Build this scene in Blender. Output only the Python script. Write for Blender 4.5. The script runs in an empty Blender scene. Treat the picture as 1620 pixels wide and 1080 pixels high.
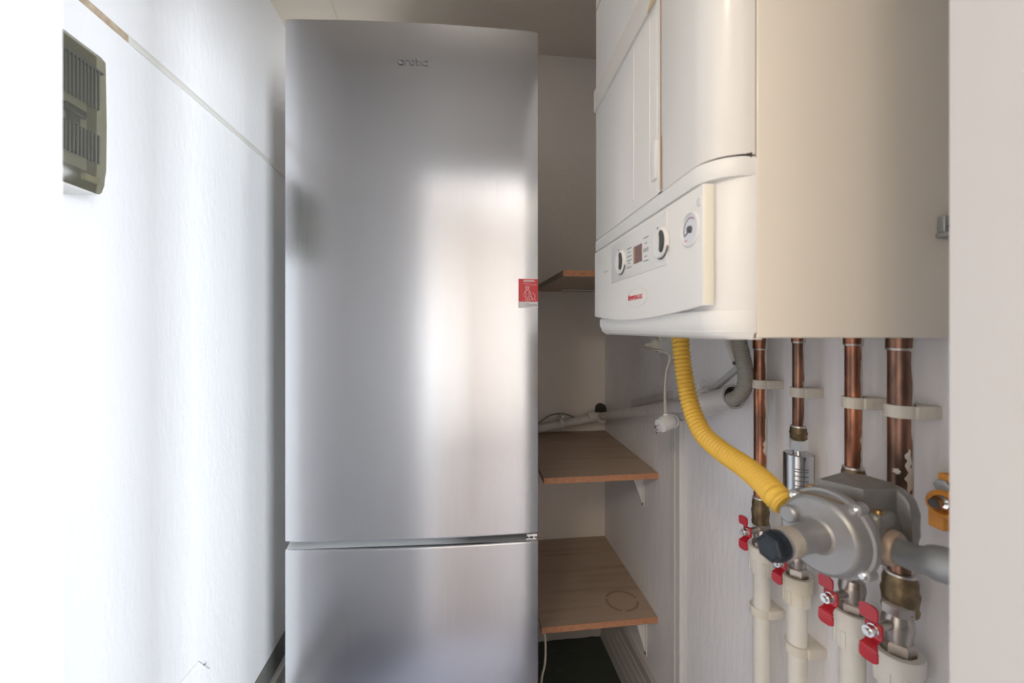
import bpy, bmesh, math, random
from mathutils import Vector, Matrix, noise
random.seed(7)
PI = math.pi
SC = bpy.context.scene
COL = SC.collection
# ------------------------------------------------------------------ camera model
F_PX, CX, HY = 650.0, 810.0, 520.0
YAW = math.radians(7.1)
CAMZ = 1.29
cs, sn = math.cos(YAW), math.sin(YAW)
def ray(px, py):
    xr = (px-CX)/F_PX; hr = -(py-HY)/F_PX
    return Vector((cs*xr+sn, -sn*xr+cs, hr))
CAM = Vector((0, 0, CAMZ))
def at(px, py, d): return CAM + ray(px, py)*d
def on_x(px, py, X): r = ray(px, py); return CAM + r*(X/r.x)
def on_y(px, py, Y): r = ray(px, py); return CAM + r*(Y/r.y)
XR, XL, YB = 0.6065, -0.655, 1.681          # inner faces of the closet
ZC = 2.43

cam_d = bpy.data.cameras.new('camera'); cam = bpy.data.objects.new('camera', cam_d); COL.objects.link(cam)
cam.location = CAM; cam.rotation_euler = (PI/2, 0, -YAW)
cam_d.sensor_width = 36; cam_d.lens = F_PX/1620*36
cam_d.shift_y = -(540-HY)/1620
cam_d.clip_start = 0.02
cam_d.dof.use_dof = True; cam_d.dof.focus_distance = 1.15; cam_d.dof.aperture_fstop = 4.5
SC.camera = cam

# ------------------------------------------------------------------ materials
def mat(name, col, rough=.5, metal=0, spec=.5, bump=None, var=None, coat=0, aniso=0):
    """bump=(scale xyz, strength, distance[, detail]); var=(scale, other colour, low, high)"""
    m = bpy.data.materials.new(name); m.use_nodes = True
    nt = m.node_tree; b = nt.nodes['Principled BSDF']
    b.inputs['Base Color'].default_value = (*col, 1)
    b.inputs['Roughness'].default_value = rough
    b.inputs['Metallic'].default_value = metal
    b.inputs['Specular IOR Level'].default_value = spec
    b.inputs['Coat Weight'].default_value = coat
    b.inputs['Anisotropic'].default_value = aniso
    tc = nt.nodes.new('ShaderNodeTexCoord')
    if bump:
        mp = nt.nodes.new('ShaderNodeMapping'); mp.inputs['Scale'].default_value = bump[0]
        n = nt.nodes.new('ShaderNodeTexNoise'); n.inputs['Scale'].default_value = 1
        n.inputs['Detail'].default_value = bump[3] if len(bump) > 3 else 4
        bp = nt.nodes.new('ShaderNodeBump'); bp.inputs['Strength'].default_value = bump[1]; bp.inputs['Distance'].default_value = bump[2]
        nt.links.new(tc.outputs['Object'], mp.inputs['Vector']); nt.links.new(mp.outputs[0], n.inputs['Vector'])
        nt.links.new(n.outputs['Fac'], bp.inputs['Height']); nt.links.new(bp.outputs[0], b.inputs['Normal'])
    if var:
        mp = nt.nodes.new('ShaderNodeMapping')
        mp.inputs['Scale'].default_value = var[0] if isinstance(var[0], tuple) else (var[0],)*3
        n = nt.nodes.new('ShaderNodeTexNoise'); n.inputs['Scale'].default_value = 1; n.inputs['Detail'].default_value = 5
        rp = nt.nodes.new('ShaderNodeValToRGB')
        rp.color_ramp.elements[0].position = var[2]; rp.color_ramp.elements[1].position = var[3]
        rp.color_ramp.elements[0].color = (*col, 1); rp.color_ramp.elements[1].color = (*var[1], 1)
        nt.links.new(tc.outputs['Object'], mp.inputs['Vector']); nt.links.new(mp.outputs[0], n.inputs['Vector'])
        nt.links.new(n.outputs['Fac'], rp.inputs['Fac']); nt.links.new(rp.outputs['Color'], b.inputs['Base Color'])
    return m
M = {}
M['pinkw'] = mat('warning_pink', (.65, .25, .33), .5)
M['rib'] = mat('rib_grey', (.085, .087, .075), .3)
M['palered'] = mat('pale_red', (.75, .35, .36), .5)
M['clipdirty'] = mat('dirty_tape', (.45, .41, .35), .6, var=(60, (.30, .27, .23), .4, .7))
M['band'] = mat('band_enamel', (.72, .68, .62), .4)
M['wall'] = mat('white_plaster', (.83, .835, .85), .55, bump=((70, 70, 30), .22, .004, 3))
M['wall_r'] = mat('white_plaster_brushed', (.90, .885, .90), .55, bump=((60, 60, 16), .5, .004, 3), var=(3.0, (.87, .83, .82), .45, .75))
M['wall_b'] = mat('warm_plaster', (.86, .80, .73), .7, bump=((50, 50, 50), .3, .003, 3))
M['ceil'] = mat('ceiling_paint', (.76, .69, .59), .8, bump=((25, 25, 25), .3, .004, 3), var=(2.2, (.70, .62, .52), .4, .8))
M['jamb'] = mat('jamb_paint', (.60, .585, .575), .5, bump=((30, 30, 12), .25, .003, 3))
M['trim'] = mat('trim_paint', (.74, .73, .70), .5)
M['brown_gap'] = mat('bare_wood', (.35, .25, .16), .8, var=(40, (.5, .42, .32), .4, .7))
M['floor'] = mat('dark_green_floor', (.06, .07, .058), .55, var=((18, 40, 18), (.13, .13, .12), .6, .8))
M['hallfloor'] = mat('hall_floor', (.16, .14, .135), .4, var=((2, 14, 2), (.12, .10, .095), .4, .7))
M['frontfloor'] = mat('front_floor', (.26, .26, .32), .5, var=((6, 6, 6), (.20, .20, .25), .4, .7))
M['hallwall'] = mat('hall_wall', (.43, .385, .345), .7)
M['darkskirt'] = mat('dark_grey_paint', (.16, .16, .155), .6, bump=((30, 30, 30), .3, .003), var=(14, (.22, .20, .17), .45, .7))
M['skirt'] = mat('skirting_white', (.52, .48, .46), .45)
M['cream'] = mat('cream_enamel', (.80, .74, .64), .28, coat=.3)
M['creamf'] = mat('front_enamel', (.80, .78, .74), .33, coat=.15, var=((4, 4, 1.2), (.78, .74, .66), .55, .85))
M['panel'] = mat('panel_plastic', (.82, .81, .78), .4)
M['oldplastic'] = mat('yellowed_plastic', (.84, .80, .68), .4)
M['stain'] = mat('rust_stain', (.42, .27, .15), .7)
M['gapdark'] = mat('dark_gap', (.05, .045, .04), .8)
M['seam'] = mat('seam_brown', (.30, .24, .17), .8)
M['fridge_body'] = mat('fridge_cabinet_grey', (.25, .26, .26), .4)
M['fridge_edge'] = mat('fridge_edge_grey', (.45, .46, .46), .35, metal=.5)
M['chrome'] = mat('chrome', (.8, .8, .8), .15, metal=1)
M['logo'] = mat('logo_grey', (.06, .06, .06), .4, metal=.3)
M['red_print'] = mat('sticker_red', (.72, .06, .07), .4)
M['white_print'] = mat('sticker_white', (.82, .80, .80), .4)
M['pink_print'] = mat('sticker_pink', (.85, .55, .50), .4)
M['black'] = mat('black_plastic', (.02, .022, .028), .35)
M['bluedark'] = mat('dark_blue_plastic', (.016, .022, .032), .4)
M['knobdark'] = mat('knob_grey', (.06, .065, .06), .5)
M['ink'] = mat('ink', (.10, .10, .11), .6)
M['inkred'] = mat('ink_red', (.65, .04, .06), .5)
M['display'] = mat('display_red', (.13, .04, .035), .15)
M['dial'] = mat('dial_face', (.78, .78, .82), .2)
M['woodtop'] = mat('shelf_laminate', (.47, .355, .265), .45, var=((3, 40, 10), (.33, .22, .15), .5, .85))
M['woodedge'] = mat('shelf_edge', (.62, .30, .16), .5, var=((60, 60, 200), (.50, .23, .12), .4, .7))
M['whitepipe'] = mat('painted_pipe', (.68, .65, .62), .45, var=(30, (.55, .50, .45), .62, .75))
M['ppr'] = mat('ppr_plastic', (.80, .77, .70), .4, var=(18, (.70, .63, .50), .55, .8))
M['pprold'] = mat('ppr_yellowed', (.78, .72, .58), .45, var=(25, (.82, .80, .76), .45, .7))
M['clip'] = mat('clip_plastic', (.74, .69, .60), .5, var=(40, (.60, .52, .42), .6, .8))
M['brass'] = mat('old_brass', (.17, .125, .07), .45, metal=.75, bump=((300, 300, 500), .5, .001), var=(60, (.30, .22, .12), .45, .7))
M['brassbright'] = mat('brass', (.55, .33, .13), .3, metal=1)
M['nickel'] = mat('nickel', (.50, .46, .42), .3, metal=.9, var=(70, (.36, .28, .20), .55, .75))
M['solder'] = mat('solder', (.6, .58, .55), .35, metal=.9)
M['steel'] = mat('steel_canister', (.55, .56, .57), .16, metal=1)
M['red'] = mat('red_lever', (.50, .012, .025), .28, coat=.5)
M['yellow'] = mat('yellow_hose', (.80, .50, .07), .45)
M['greyhose'] = mat('grey_hose', (.33, .32, .28), .5)
M['cast'] = mat('cast_aluminium', (.36, .36, .365), .42, metal=.55, bump=((90, 90, 90), .2, .001), var=(28, (.33, .31, .28), .5, .8))
M['castdark'] = mat('cast_dark', (.30, .29, .27), .45, metal=.6, bump=((90, 90, 90), .25, .001), var=(28, (.22, .20, .17), .5, .8))
M['galv'] = mat('galvanised', (.40, .41, .41), .42, metal=.6, bump=((60, 60, 60), .5, .002), var=(45, (.50, .49, .46), .5, .75))
M['orange'] = mat('orange_plastic', (.82, .34, .05), .4)
M['cable'] = mat('cable', (.66, .60, .50), .5)
M['greycable'] = mat('grey_cable', (.20, .18, .15), .6)
M['conduit'] = mat('conduit_grey', (.58, .57, .55), .5)
M['white'] = mat('white_plastic', (.78, .77, .75), .35)
M['beige'] = mat('beige_plastic', (.62, .58, .44), .4)
M['label'] = mat('label', (.62, .64, .66), .3, metal=.6)
M['blackhook'] = mat('dark_rubber', (.05, .05, .045), .7)

# copper with brown tarnish and cream paint spilled on the wall side
def copper(name, base, dull, paint):
    m = mat(name, base, .32, metal=.9)
    nt = m.node_tree; b = nt.nodes['Principled BSDF']
    tc = nt.nodes.new('ShaderNodeTexCoord')
    mp = nt.nodes.new('ShaderNodeMapping'); mp.inputs['Scale'].default_value = (45, 45, 14)
    n = nt.nodes.new('ShaderNodeTexNoise'); n.inputs['Scale'].default_value = 1; n.inputs['Detail'].default_value = 6
    rp = nt.nodes.new('ShaderNodeValToRGB'); rp.color_ramp.elements[0].position = .36; rp.color_ramp.elements[1].position = .56
    rp.color_ramp.elements[0].color = (*base, 1); rp.color_ramp.elements[1].color = (*dull, 1)
    nt.links.new(tc.outputs['Object'], mp.inputs['Vector']); nt.links.new(mp.outputs[0], n.inputs['Vector']); nt.links.new(n.outputs['Fac'], rp.inputs['Fac'])
    sep = nt.nodes.new('ShaderNodeSeparateXYZ'); nt.links.new(tc.outputs['Object'], sep.inputs[0])
    mp2 = nt.nodes.new('ShaderNodeMapping'); mp2.inputs['Scale'].default_value = (30, 30, 17)
    n2 = nt.nodes.new('ShaderNodeTexNoise'); n2.inputs['Scale'].default_value = 1; n2.inputs['Detail'].default_value = 2
    nt.links.new(tc.outputs['Object'], mp2.inputs['Vector']); nt.links.new(mp2.outputs[0], n2.inputs['Vector'])
    a1 = nt.nodes.new('ShaderNodeMath'); a1.operation = 'MULTIPLY'; a1.inputs[1].default_value = 80
    nt.links.new(sep.outputs['X'], a1.inputs[0])
    a2 = nt.nodes.new('ShaderNodeMath'); a2.operation = 'ADD'; nt.links.new(a1.outputs[0], a2.inputs[0]); nt.links.new(n2.outputs['Fac'], a2.inputs[1])
    gt = nt.nodes.new('ShaderNodeMath'); gt.operation = 'GREATER_THAN'; gt.inputs[1].default_value = paint
    nt.links.new(a2.outputs[0], gt.inputs[0])
    mx = nt.nodes.new('ShaderNodeMix'); mx.data_type = 'RGBA'
    nt.links.new(gt.outputs[0], mx.inputs['Factor']); nt.links.new(rp.outputs['Color'], mx.inputs['A']); mx.inputs['B'].default_value = (.72, .68, .62, 1)
    nt.links.new(mx.outputs['Result'], b.inputs['Base Color'])
    mm = nt.nodes.new('ShaderNodeMath'); mm.operation = 'MULTIPLY_ADD'; mm.inputs[1].default_value = -.9; mm.inputs[2].default_value = .9
    nt.links.new(gt.outputs[0], mm.inputs[0]); nt.links.new(mm.outputs[0], b.inputs['Metallic'])
    return m
M['copper'] = copper('copper', (.58, .24, .14), (.23, .115, .08), .62)
M['copper2'] = copper('copper_tarnished', (.34, .18, .125), (.17, .105, .08), .68)

# brushed steel of the refrigerator doors: fine vertical grain
m = mat('brushed_steel', (.70, .71, .73), .20, metal=1, aniso=.35)
nt = m.node_tree; b = nt.nodes['Principled BSDF']
tc = nt.nodes.new('ShaderNodeTexCoord'); mp = nt.nodes.new('ShaderNodeMapping'); mp.inputs['Scale'].default_value = (900, 900, 8)
n = nt.nodes.new('ShaderNodeTexNoise'); n.inputs['Scale'].default_value = 1; n.inputs['Detail'].default_value = 3
mr = nt.nodes.new('ShaderNodeMapRange'); mr.inputs['To Min'].default_value = .17; mr.inputs['To Max'].default_value = .27
bp = nt.nodes.new('ShaderNodeBump'); bp.inputs['Strength'].default_value = .03; bp.inputs['Distance'].default_value = .001
nt.links.new(tc.outputs['Object'], mp.inputs['Vector']); nt.links.new(mp.outputs[0], n.inputs['Vector'])
nt.links.new(n.outputs['Fac'], mr.inputs['Value']); nt.links.new(mr.outputs[0], b.inputs['Roughness'])
nt.links.new(n.outputs['Fac'], bp.inputs['Height']); nt.links.new(bp.outputs[0], b.inputs['Normal'])
M['fridge'] = m
# smoked translucent cover
m = mat('smoked_cover', (.20, .20, .17), .12)
nt = m.node_tree; b = nt.nodes['Principled BSDF']; out = nt.nodes['Material Output']
tr = nt.nodes.new('ShaderNodeBsdfTransparent'); tr.inputs[0].default_value = (.62, .60, .50, 1)
ms = nt.nodes.new('ShaderNodeMixShader'); ms.inputs[0].default_value = .34
nt.links.new(tr.outputs[0], ms.inputs[1]); nt.links.new(b.outputs[0], ms.inputs[2]); nt.links.new(ms.outputs[0], out.inputs['Surface'])
M['smoke'] = m

# ------------------------------------------------------------------ mesh helpers (world coordinates)
def frame(axis):
    a = Vector(axis).normalized()
    h = Vector((0, 0, 1)) if abs(a.z) < .9 else Vector((1, 0, 0))
    u = a.cross(h).normalized(); return a, u, u.cross(a).normalized()
class MB:
    def __init__(s): s.bm = bmesh.new()
    def box(s, lo, hi, basis=None, org=None, bevel=0):
        """axis box, or in a local basis (3 vectors) about org"""
        vs = []
        for k in range(8):
            p = Vector((hi[0] if k & 1 else lo[0], hi[1] if k & 2 else lo[1], hi[2] if k & 4 else lo[2]))
            if basis: p = Vector(org) + basis[0]*p.x + basis[1]*p.y + basis[2]*p.z
            vs.append(s.bm.verts.new(p))
        fs = [s.bm.faces.new([vs[i] for i in f]) for f in ((0, 2, 3, 1), (4, 5, 7, 6), (0, 1, 5, 4), (2, 6, 7, 3), (0, 4, 6, 2), (1, 3, 7, 5))]
        if bevel:
            es = {e for f in fs for e in f.edges}
            bmesh.ops.bevel(s.bm, geom=list(es), offset=bevel, segments=3, affect='EDGES', profile=.5)
        return s
    def hexa(s, pts):
        vs = [s.bm.verts.new(p) for p in pts]
        for f in ((0, 2, 3, 1), (4, 5, 7, 6), (0, 1, 5, 4), (2, 6, 7, 3), (0, 4, 6, 2), (1, 3, 7, 5)): s.bm.faces.new([vs[i] for i in f])
        return s
    def prism(s, pts, d, bevel=0):
        """closed polygon pts extruded along vector d"""
        d = Vector(d)
        a = [s.bm.verts.new(p) for p in pts]; b = [s.bm.verts.new(Vector(p)+d) for p in pts]
        n = len(pts); fs = [s.bm.faces.new(a[::-1]), s.bm.faces.new(b)]
        for i in range(n): fs.append(s.bm.faces.new((a[i], a[(i+1) % n], b[(i+1) % n], b[i])))
        if bevel:
            bmesh.ops.bevel(s.bm, geom=list(set(fs[0].edges) | set(fs[1].edges)), offset=bevel, segments=2, affect='EDGES', profile=.5)
        return s
    def lathe(s, org, axis, prof, n=32, hexa=False, ang0=0):
        """prof = [(distance along axis, radius)]; closed with caps"""
        a, u, v = frame(axis); org = Vector(org)
        if hexa: n = 6
        rings = []
        for d, r in prof:
            if r < 1e-6: rings.append([s.bm.verts.new(org+a*d)]); continue
            rings.append([s.bm.verts.new(org+a*d+(u*math.cos(2*PI*k/n+ang0)+v*math.sin(2*PI*k/n+ang0))*r) for k in range(n)])
        for A, B in zip(rings, rings[1:]):
            for k in range(n):
                k2 = (k+1) % n
                f = [A[k % len(A)], A[k2 % len(A)], B[k2 % len(B)], B[k % len(B)]]
                f = list(dict.fromkeys(f))
                if len(f) > 2: s.bm.faces.new(f)
        if len(rings[0]) > 2: s.bm.faces.new(rings[0][::-1])
        if len(rings[-1]) > 2: s.bm.faces.new(rings[-1])
        return s
    def cyl(s, p, q, r, n=24, r2=None):
        p, q = Vector(p), Vector(q); L = (q-p).length
        return s.lathe(p, q-p, [(0, r), (L, r if r2 is None else r2)], n)
    def tube(s, pts, r, n=14, cap=True):
        """swept tube; r a number or list"""
        pts = [Vector(p) for p in pts]; N = len(pts)
        rs = r if isinstance(r, (list, tuple)) else [r]*N
        t0 = (pts[1]-pts[0]).normalized(); _, u, v = frame(t0); prev = t0; rings = []
        for i, p in enumerate(pts):
            t = (pts[min(i+1, N-1)]-pts[max(i-1, 0)]).normalized()
            q = prev.rotation_difference(t); u = q @ u; u = (u-t*u.dot(t)).normalized(); v = t.cross(u); prev = t
            rings.append([s.bm.verts.new(p+(u*math.cos(2*PI*k/n)+v*math.sin(2*PI*k/n))*rs[i]) for k in range(n)])
        for A, B in zip(rings, rings[1:]):
            for k in range(n): s.bm.faces.new((A[k], A[(k+1) % n], B[(k+1) % n], B[k]))
        if cap: s.bm.faces.new(rings[0][::-1]); s.bm.faces.new(rings[-1])
        return s
    def grid(s, rows):
        vs = [[s.bm.verts.new(p) for p in r] for r in rows]
        for a, b in zip(vs, vs[1:]):
            for i in range(len(a)-1): s.bm.faces.new((a[i], a[i+1], b[i+1], b[i]))
        return s
def curve(pts, step=.003):
    """Catmull-Rom through pts, resampled evenly"""
    P = [Vector(p) for p in pts]; P = [P[0]*2-P[1]]+P+[P[-1]*2-P[-2]]; out = []
    for i in range(1, len(P)-2):
        a, b, c, d = P[i-1:i+3]
        for k in range(24):
            t = k/24
            out.append(.5*((2*b)+(c-a)*t+(2*a-5*b+4*c-d)*t*t+(3*b-a-3*c+d)*t**3))
    out.append(P[-2]); res = [out[0]]; acc = 0
    for p, q in zip(out, out[1:]):
        L = (q-p).length; pos = 0
        while acc+L-pos >= step:
            pos += step-acc; acc = 0; res.append(p.lerp(q, pos/L))
        acc += L-pos
    return res
WPOS = {}
def tag(o, label=None, cat=None, group=None, kind=None):
    if label: o['label'] = label
    if cat: o['category'] = cat
    if group: o['group'] = group
    if kind: o['kind'] = kind
    return o
def obj(name, mb, m, parent=None, smooth=35, org=None):
    bm = mb.bm
    bmesh.ops.recalc_face_normals(bm, faces=bm.faces)
    xs = [v.co for v in bm.verts]
    if org is None:
        lo = [min(v[i] for v in xs) for i in range(3)]; hi = [max(v[i] for v in xs) for i in range(3)]
        org = Vector(((lo[0]+hi[0])/2, (lo[1]+hi[1])/2, lo[2]))
    org = Vector(org)
    for v in bm.verts: v.co -= org
    me = bpy.data.meshes.new(name); bm.to_mesh(me); bm.free()
    if smooth:
        me.shade_smooth(); me.set_sharp_from_angle(angle=math.radians(smooth))
    o = bpy.data.objects.new(name, me); COL.objects.link(o)
    me.materials.append(m)
    if parent: o.parent = parent; o.location = org-WPOS[parent.name]
    else: o.location = org
    WPOS[o.name] = org
    return o
def thing(name, loc, label, cat, group=None):
    o = bpy.data.objects.new(name, None); COL.objects.link(o); o.location = loc; o.empty_display_size = .02
    WPOS[o.name] = Vector(loc); return tag(o, label, cat, group)
def struct(name, mb, m, smooth=35, org=None): return tag(obj(name, mb, m, None, smooth, org), kind='structure')

def text_mb(txt, org, ex, ey, h, width=None, depth=.0004):
    """flat raised lettering: ex reading direction, ey up, h cap height"""
    cu = bpy.data.curves.new('t', 'FONT'); cu.body = txt; cu.size = 1; cu.extrude = 0; cu.resolution_u = 3
    o = bpy.data.objects.new('t', cu); COL.objects.link(o)
    dg = bpy.context.evaluated_depsgraph_get(); me = bpy.data.meshes.new_from_object(o.evaluated_get(dg))
    bpy.data.objects.remove(o); mb = MB(); mb.bm.from_mesh(me)
    ex, ey = Vector(ex).normalized(), Vector(ey).normalized(); ez = ex.cross(ey)
    x0 = min(v.co.x for v in mb.bm.verts); x1 = max(v.co.x for v in mb.bm.verts)
    sy = h/.7; sx = sy if width is None else width/(x1-x0)
    for v in mb.bm.verts: v.co = Vector(org)+ex*((v.co.x-(x0+x1)/2)*sx)+ey*(v.co.y*sy)
    r = bmesh.ops.extrude_face_region(mb.bm, geom=mb.bm.faces[:])
    for g in r['geom']:
        if isinstance(g, bmesh.types.BMVert): g.co += ez*depth
    return mb
def stroke(mb, pts, w, ex, ey, org, d):
    """a flat stroked line with thickness: pts in (x,y)"""
    ex, ey = Vector(ex), Vector(ey); ez = ex.cross(ey); P = [Vector((x, y, 0)) for x, y in pts]; L, R = [], []
    for i, p in enumerate(P):
        t = (P[min(i+1, len(P)-1)]-P[max(i-1, 0)]).normalized(); nn = Vector((-t.y, t.x, 0))*w/2
        L.append(p+nn); R.append(p-nn)
    tr = lambda p, z: Vector(org)+ex*p.x+ey*p.y+ez*z
    for i in range(len(P)-1):
        q = [L[i], R[i], R[i+1], L[i+1]]
        mb.prism([tr(p, 0) for p in q], ez*d)
    return mb
def arc(cx, cy, rx, ry, a0, a1, n=14): return [(cx+rx*math.cos(math.radians(a0+(a1-a0)*i/n)), cy+ry*math.sin(math.radians(a0+(a1-a0)*i/n))) for i in range(n+1)]

# ================================================================== THE ROOM
YJ0, YJ1 = .11, .25                       # door reveal depth
XJ0 = on_y(98, 500, YJ1).x; XJ1 = on_y(1502, 500, YJ1).x; ZHEAD = 1.935
HX0, HX1, HY0 = -1.7, 2.1, -3.0             # hall behind the camera
struct('floor', MB().box((XL-.1, 1.12, -.05), (XR+.1, YB+.1, 0)), M['floor'])
struct('floor_front', MB().box((XL-.1, YJ1, -.05), (XR+.1, 1.12, 0)), M['frontfloor'])
struct('floor_hall', MB().box((HX0, HY0, -.05), (HX1, YJ1, 0)), M['hallfloor'])
struct('ceiling', MB().box((XL-.1, YJ1-.1, ZC), (XR+.1, YB+.1, ZC+.1)), M['ceil'])
struct('ceiling_hall', MB().box((HX0, HY0, 2.6), (HX1, YJ0, 2.7)), M['hallwall'])
# left wall, lower part lined 4 mm proud of the plaster above the trim
TZ = 1.857
g = MB().box((XL-.1, YJ1, 0), (XL, YB+.1, TZ)); g.box((XL-.1, YJ1, TZ), (XL-.004, YB+.1, ZC))
struct('wall_left', g, M['wall'])
struct('wall_right', MB().box((XR, YJ1, 0), (XR+.1, YB+.1, ZC)), M['wall_r'])
struct('wall_back', MB().box((XL, YB, 0), (XR, YB+.1, ZC)), M['wall_b'])
g = MB()
g.box((XL-.1, YJ0, 0), (XJ0, YJ1, ZC)); g.box((XJ1, YJ0, 0), (XR+.1, YJ1, ZC)); g.box((XJ0, YJ0, ZHEAD), (XJ1, YJ1, ZC))
g.box((HX0, YJ0, 0), (XL-.1, YJ1, 2.6)); g.box((XR+.1, YJ0, 0), (HX1, YJ1, 2.6)); g.box((XL-.1, YJ0, ZC), (XR+.1, YJ1-.1, 2.6))
struct('wall_front', g, M['jamb'])
struct('wall_hall_left', MB().box((HX0-.1, HY0, 0), (HX0, YJ1, 2.6)), M['hallwall'])
WY0, WY1, WZ0, WZ1 = -2.85, -1.15, .15, 1.90    # window in the hall's right wall
g = MB(); g.box((HX1, HY0-.1, 0), (HX1+.1, WY0, 2.6)); g.box((HX1, WY1, 0), (HX1+.1, YJ1, 2.6))
g.box((HX1, WY0, 0), (HX1+.1, WY1, WZ0)); g.box((HX1, WY0, WZ1), (HX1+.1, WY1, 2.6))
struct('wall_hall_right', g, M['hallwall'])
BX0, BX1, BZ0, BZ1 = 1.45, 1.86, .12, 1.75    # balcony door glass in the hall's back wall
g = MB(); g.box((HX0-.1, HY0-.1, 0), (BX0, HY0, 2.6)); g.box((BX1, HY0-.1, 0), (HX1, HY0, 2.6)); g.box((BX0, HY0-.1, 0), (BX1, HY0, BZ0)); g.box((BX0, HY0-.1, BZ1), (BX1, HY0, 2.6))
struct('wall_hall_back', g, M['hallwall'])
g = MB()
for y0, y1, z0, z1 in ((WY0, WY0+.05, WZ0, WZ1), (WY1-.05, WY1, WZ0, WZ1), (WY0, WY1, WZ0, WZ0+.05), (WY0, WY1, WZ1-.05, WZ1)): g.box((HX1+.03, y0, z0), (HX1+.08, y1, z1))
struct('window_1', g, M['white'])
g = MB()
for x0, x1, z0, z1 in ((BX0, BX0+.03, BZ0, BZ1), (BX1-.03, BX1, BZ0, BZ1), (BX0, BX1, BZ0, BZ0+.03), (BX0, BX1, BZ1-.03, BZ1)): g.box((x0, HY0-.08, z0), (x1, HY0-.03, z1))
struct('window_2', g, M['white'])
# trims on the left wall
ya = on_x(204, 38, XL).y
g = MB().prism([(XL-.004, ya, TZ-.001), (XL+.004, ya, TZ-.001), (XL+.0035, ya, TZ+.009), (XL-.004, ya, TZ+.021)], (0, YB-ya, 0))
struct('trim_1', g, M['trim'])
struct('trim_2', MB().box((XL-.004, YJ1, TZ-.001), (XL-.0005, ya-.001, TZ+.016)), M['brown_gap'])
struct('trim_3', MB().tube([(-.447+.004*math.sin(k*1.3), YJ1+(YB-YJ1)*k/14, ZC-.0005) for k in range(15)], .0022, 6), M['ceil'])
# dark painted strip and white floor skirting on the left
g = MB().box((XL-.001, YJ1, .075), (XL+.004, YB, .158)); struct('baseboard_left', g, M['darkskirt'])
g = MB().box((XL, YJ1, 0), (XL+.022, YB, .078), bevel=.004); g.box((XL+.022, YJ1, .0), (XL+.026, YB, .03))
struct('trim_4', g, M['white'])
# ribbed skirting on the right
pr = [(0, .187), (0, 0)]
prof = [(XR, 0), (XR-.026, 0), (XR-.026, .006)]
z = .006
for k in range(4):
    z1 = .012+(k+1)*.036
    prof += [(XR-.026+.0015*k, z+.004), (XR-.022+.0015*k, z+.012), (XR-.022+.0015*k, z1-.008), (XR-.0175+.0015*k, z1-.004), (XR-.0175+.0015*k, z1)]
    z = z1
prof += [(XR-.012, .180), (XR-.004, .187), (XR, .187)]
g = MB().prism([(x, YJ1+.02, zz) for x, zz in prof], (0, YB-YJ1-.02, 0)); struct('baseboard_right', g, M['skirt'])
# peeling plaster edge at the foot of the back wall
g = MB(); N = 60; top, bot = [], []
rows = [[], []]
for k in range(N+1):
    x = XL+(XR-XL)*k/N; rows[0].append(Vector((x, YB-.0015, .055+.004*random.random()))); rows[1].append(Vector((x, YB-.012-.006*random.random(), .0015)))
g.grid(rows); g.grid([[p+Vector((0, .0015, 0)) for p in rows[0]], rows[0]])
struct('baseboard_back', g, M['skirt'])

# ================================================================== FRIDGE
PLv, PRv = Vector((-.407, 1.013, 0)), Vector((.187, .981, 0))
ex = (PRv-PLv).normalized(); ez_ = Vector((0, 0, 1)); ey = Vector((-ex.y, ex.x, 0))      # ey into the fridge
FW = (PRv-PLv).length
def fp(u, v, z): return PLv+ex*u+ey*v+Vector((0, 0, z))
fr = thing('refrigerator', fp(FW/2, .3, 0), 'tall silver brushed steel fridge freezer standing in the closet', 'refrigerator')
obj('cabinet', MB().box((.004, .062, .03), (FW-.004, .64, 2.0), (ex, ey, ez_), PLv, .006), M['fridge_body'], fr)
def door_outline(n=28, b=.010, depth=.052, r=.006):
    pts = []
    for k in range(n+1):
        t = k/n; u = t*FW
        pts.append((u, -b*(1-(2*t-1)**2)+.0))
    return [(0, depth)]+[(0, r)]+[(.0012, .002)]+pts[1:-1]+[(FW-.0012, .002), (FW, r), (FW, depth)]
def door(z0, z1, cut):
    mb = MB(); o = door_outline()
    # stack of levels for softly folded top and bottom edges; cut = how far the lower/upper lip leans back
    lv = [(z0, .004), (z0+.0015, .0012), (z0+.004, 0), (z1-.004, 0), (z1-.0015, .0012), (z1, .004)]
    rings = []
    for zz, inn in lv:
        rings.append([mb.bm.verts.new(fp(min(max(u, inn), FW-inn), v+(inn if v < .04 else 0), zz)) for u, v in o])
    n = len(o)
    for A, B in zip(rings, rings[1:]):
        for k in range(n): mb.bm.faces.new((A[k], A[(k+1) % n], B[(k+1) % n], B[k]))
    mb.bm.faces.new(rings[0][::-1]); mb.bm.faces.new(rings[-1])
    return mb
ZD0, ZD1 = .793, 2.012
upd = obj('upper_door', door(ZD0, ZD1, 0), M['fridge'], fr, 25)
lwd = obj('lower_door', door(.055, .776, 0), M['fridge'], fr, 25)
g = MB().prism([fp(.004, .001, .7762), fp(.004, .05, .7762), fp(.004, .05, .790), fp(.004, .028, .790)], ex*(FW-.008))
obj('grip_rail', g, M['fridge_edge'], fr)
g = MB().box((.02, .045, .004), (FW-.02, .6, .055), (ex, ey, ez_), PLv); obj('plinth', g, M['black'], fr)
g = MB().prism([fp(FW-.055, .02, ZD1), fp(FW-.006, .02, ZD1), fp(FW-.006, .075, ZD1), fp(FW-.055, .075, ZD1)], (0, 0, .004))
g.hexa([fp(FW-.05, .03, ZD1), fp(FW-.008, .03, ZD1), fp(FW-.05, .12, ZD1), fp(FW-.008, .12, ZD1), fp(FW-.030, .06, ZD1+.022), fp(FW-.014, .06, ZD1+.022), fp(FW-.035, .12, ZD1+.022), fp(FW-.012, .12, ZD1+.022)])
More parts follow.
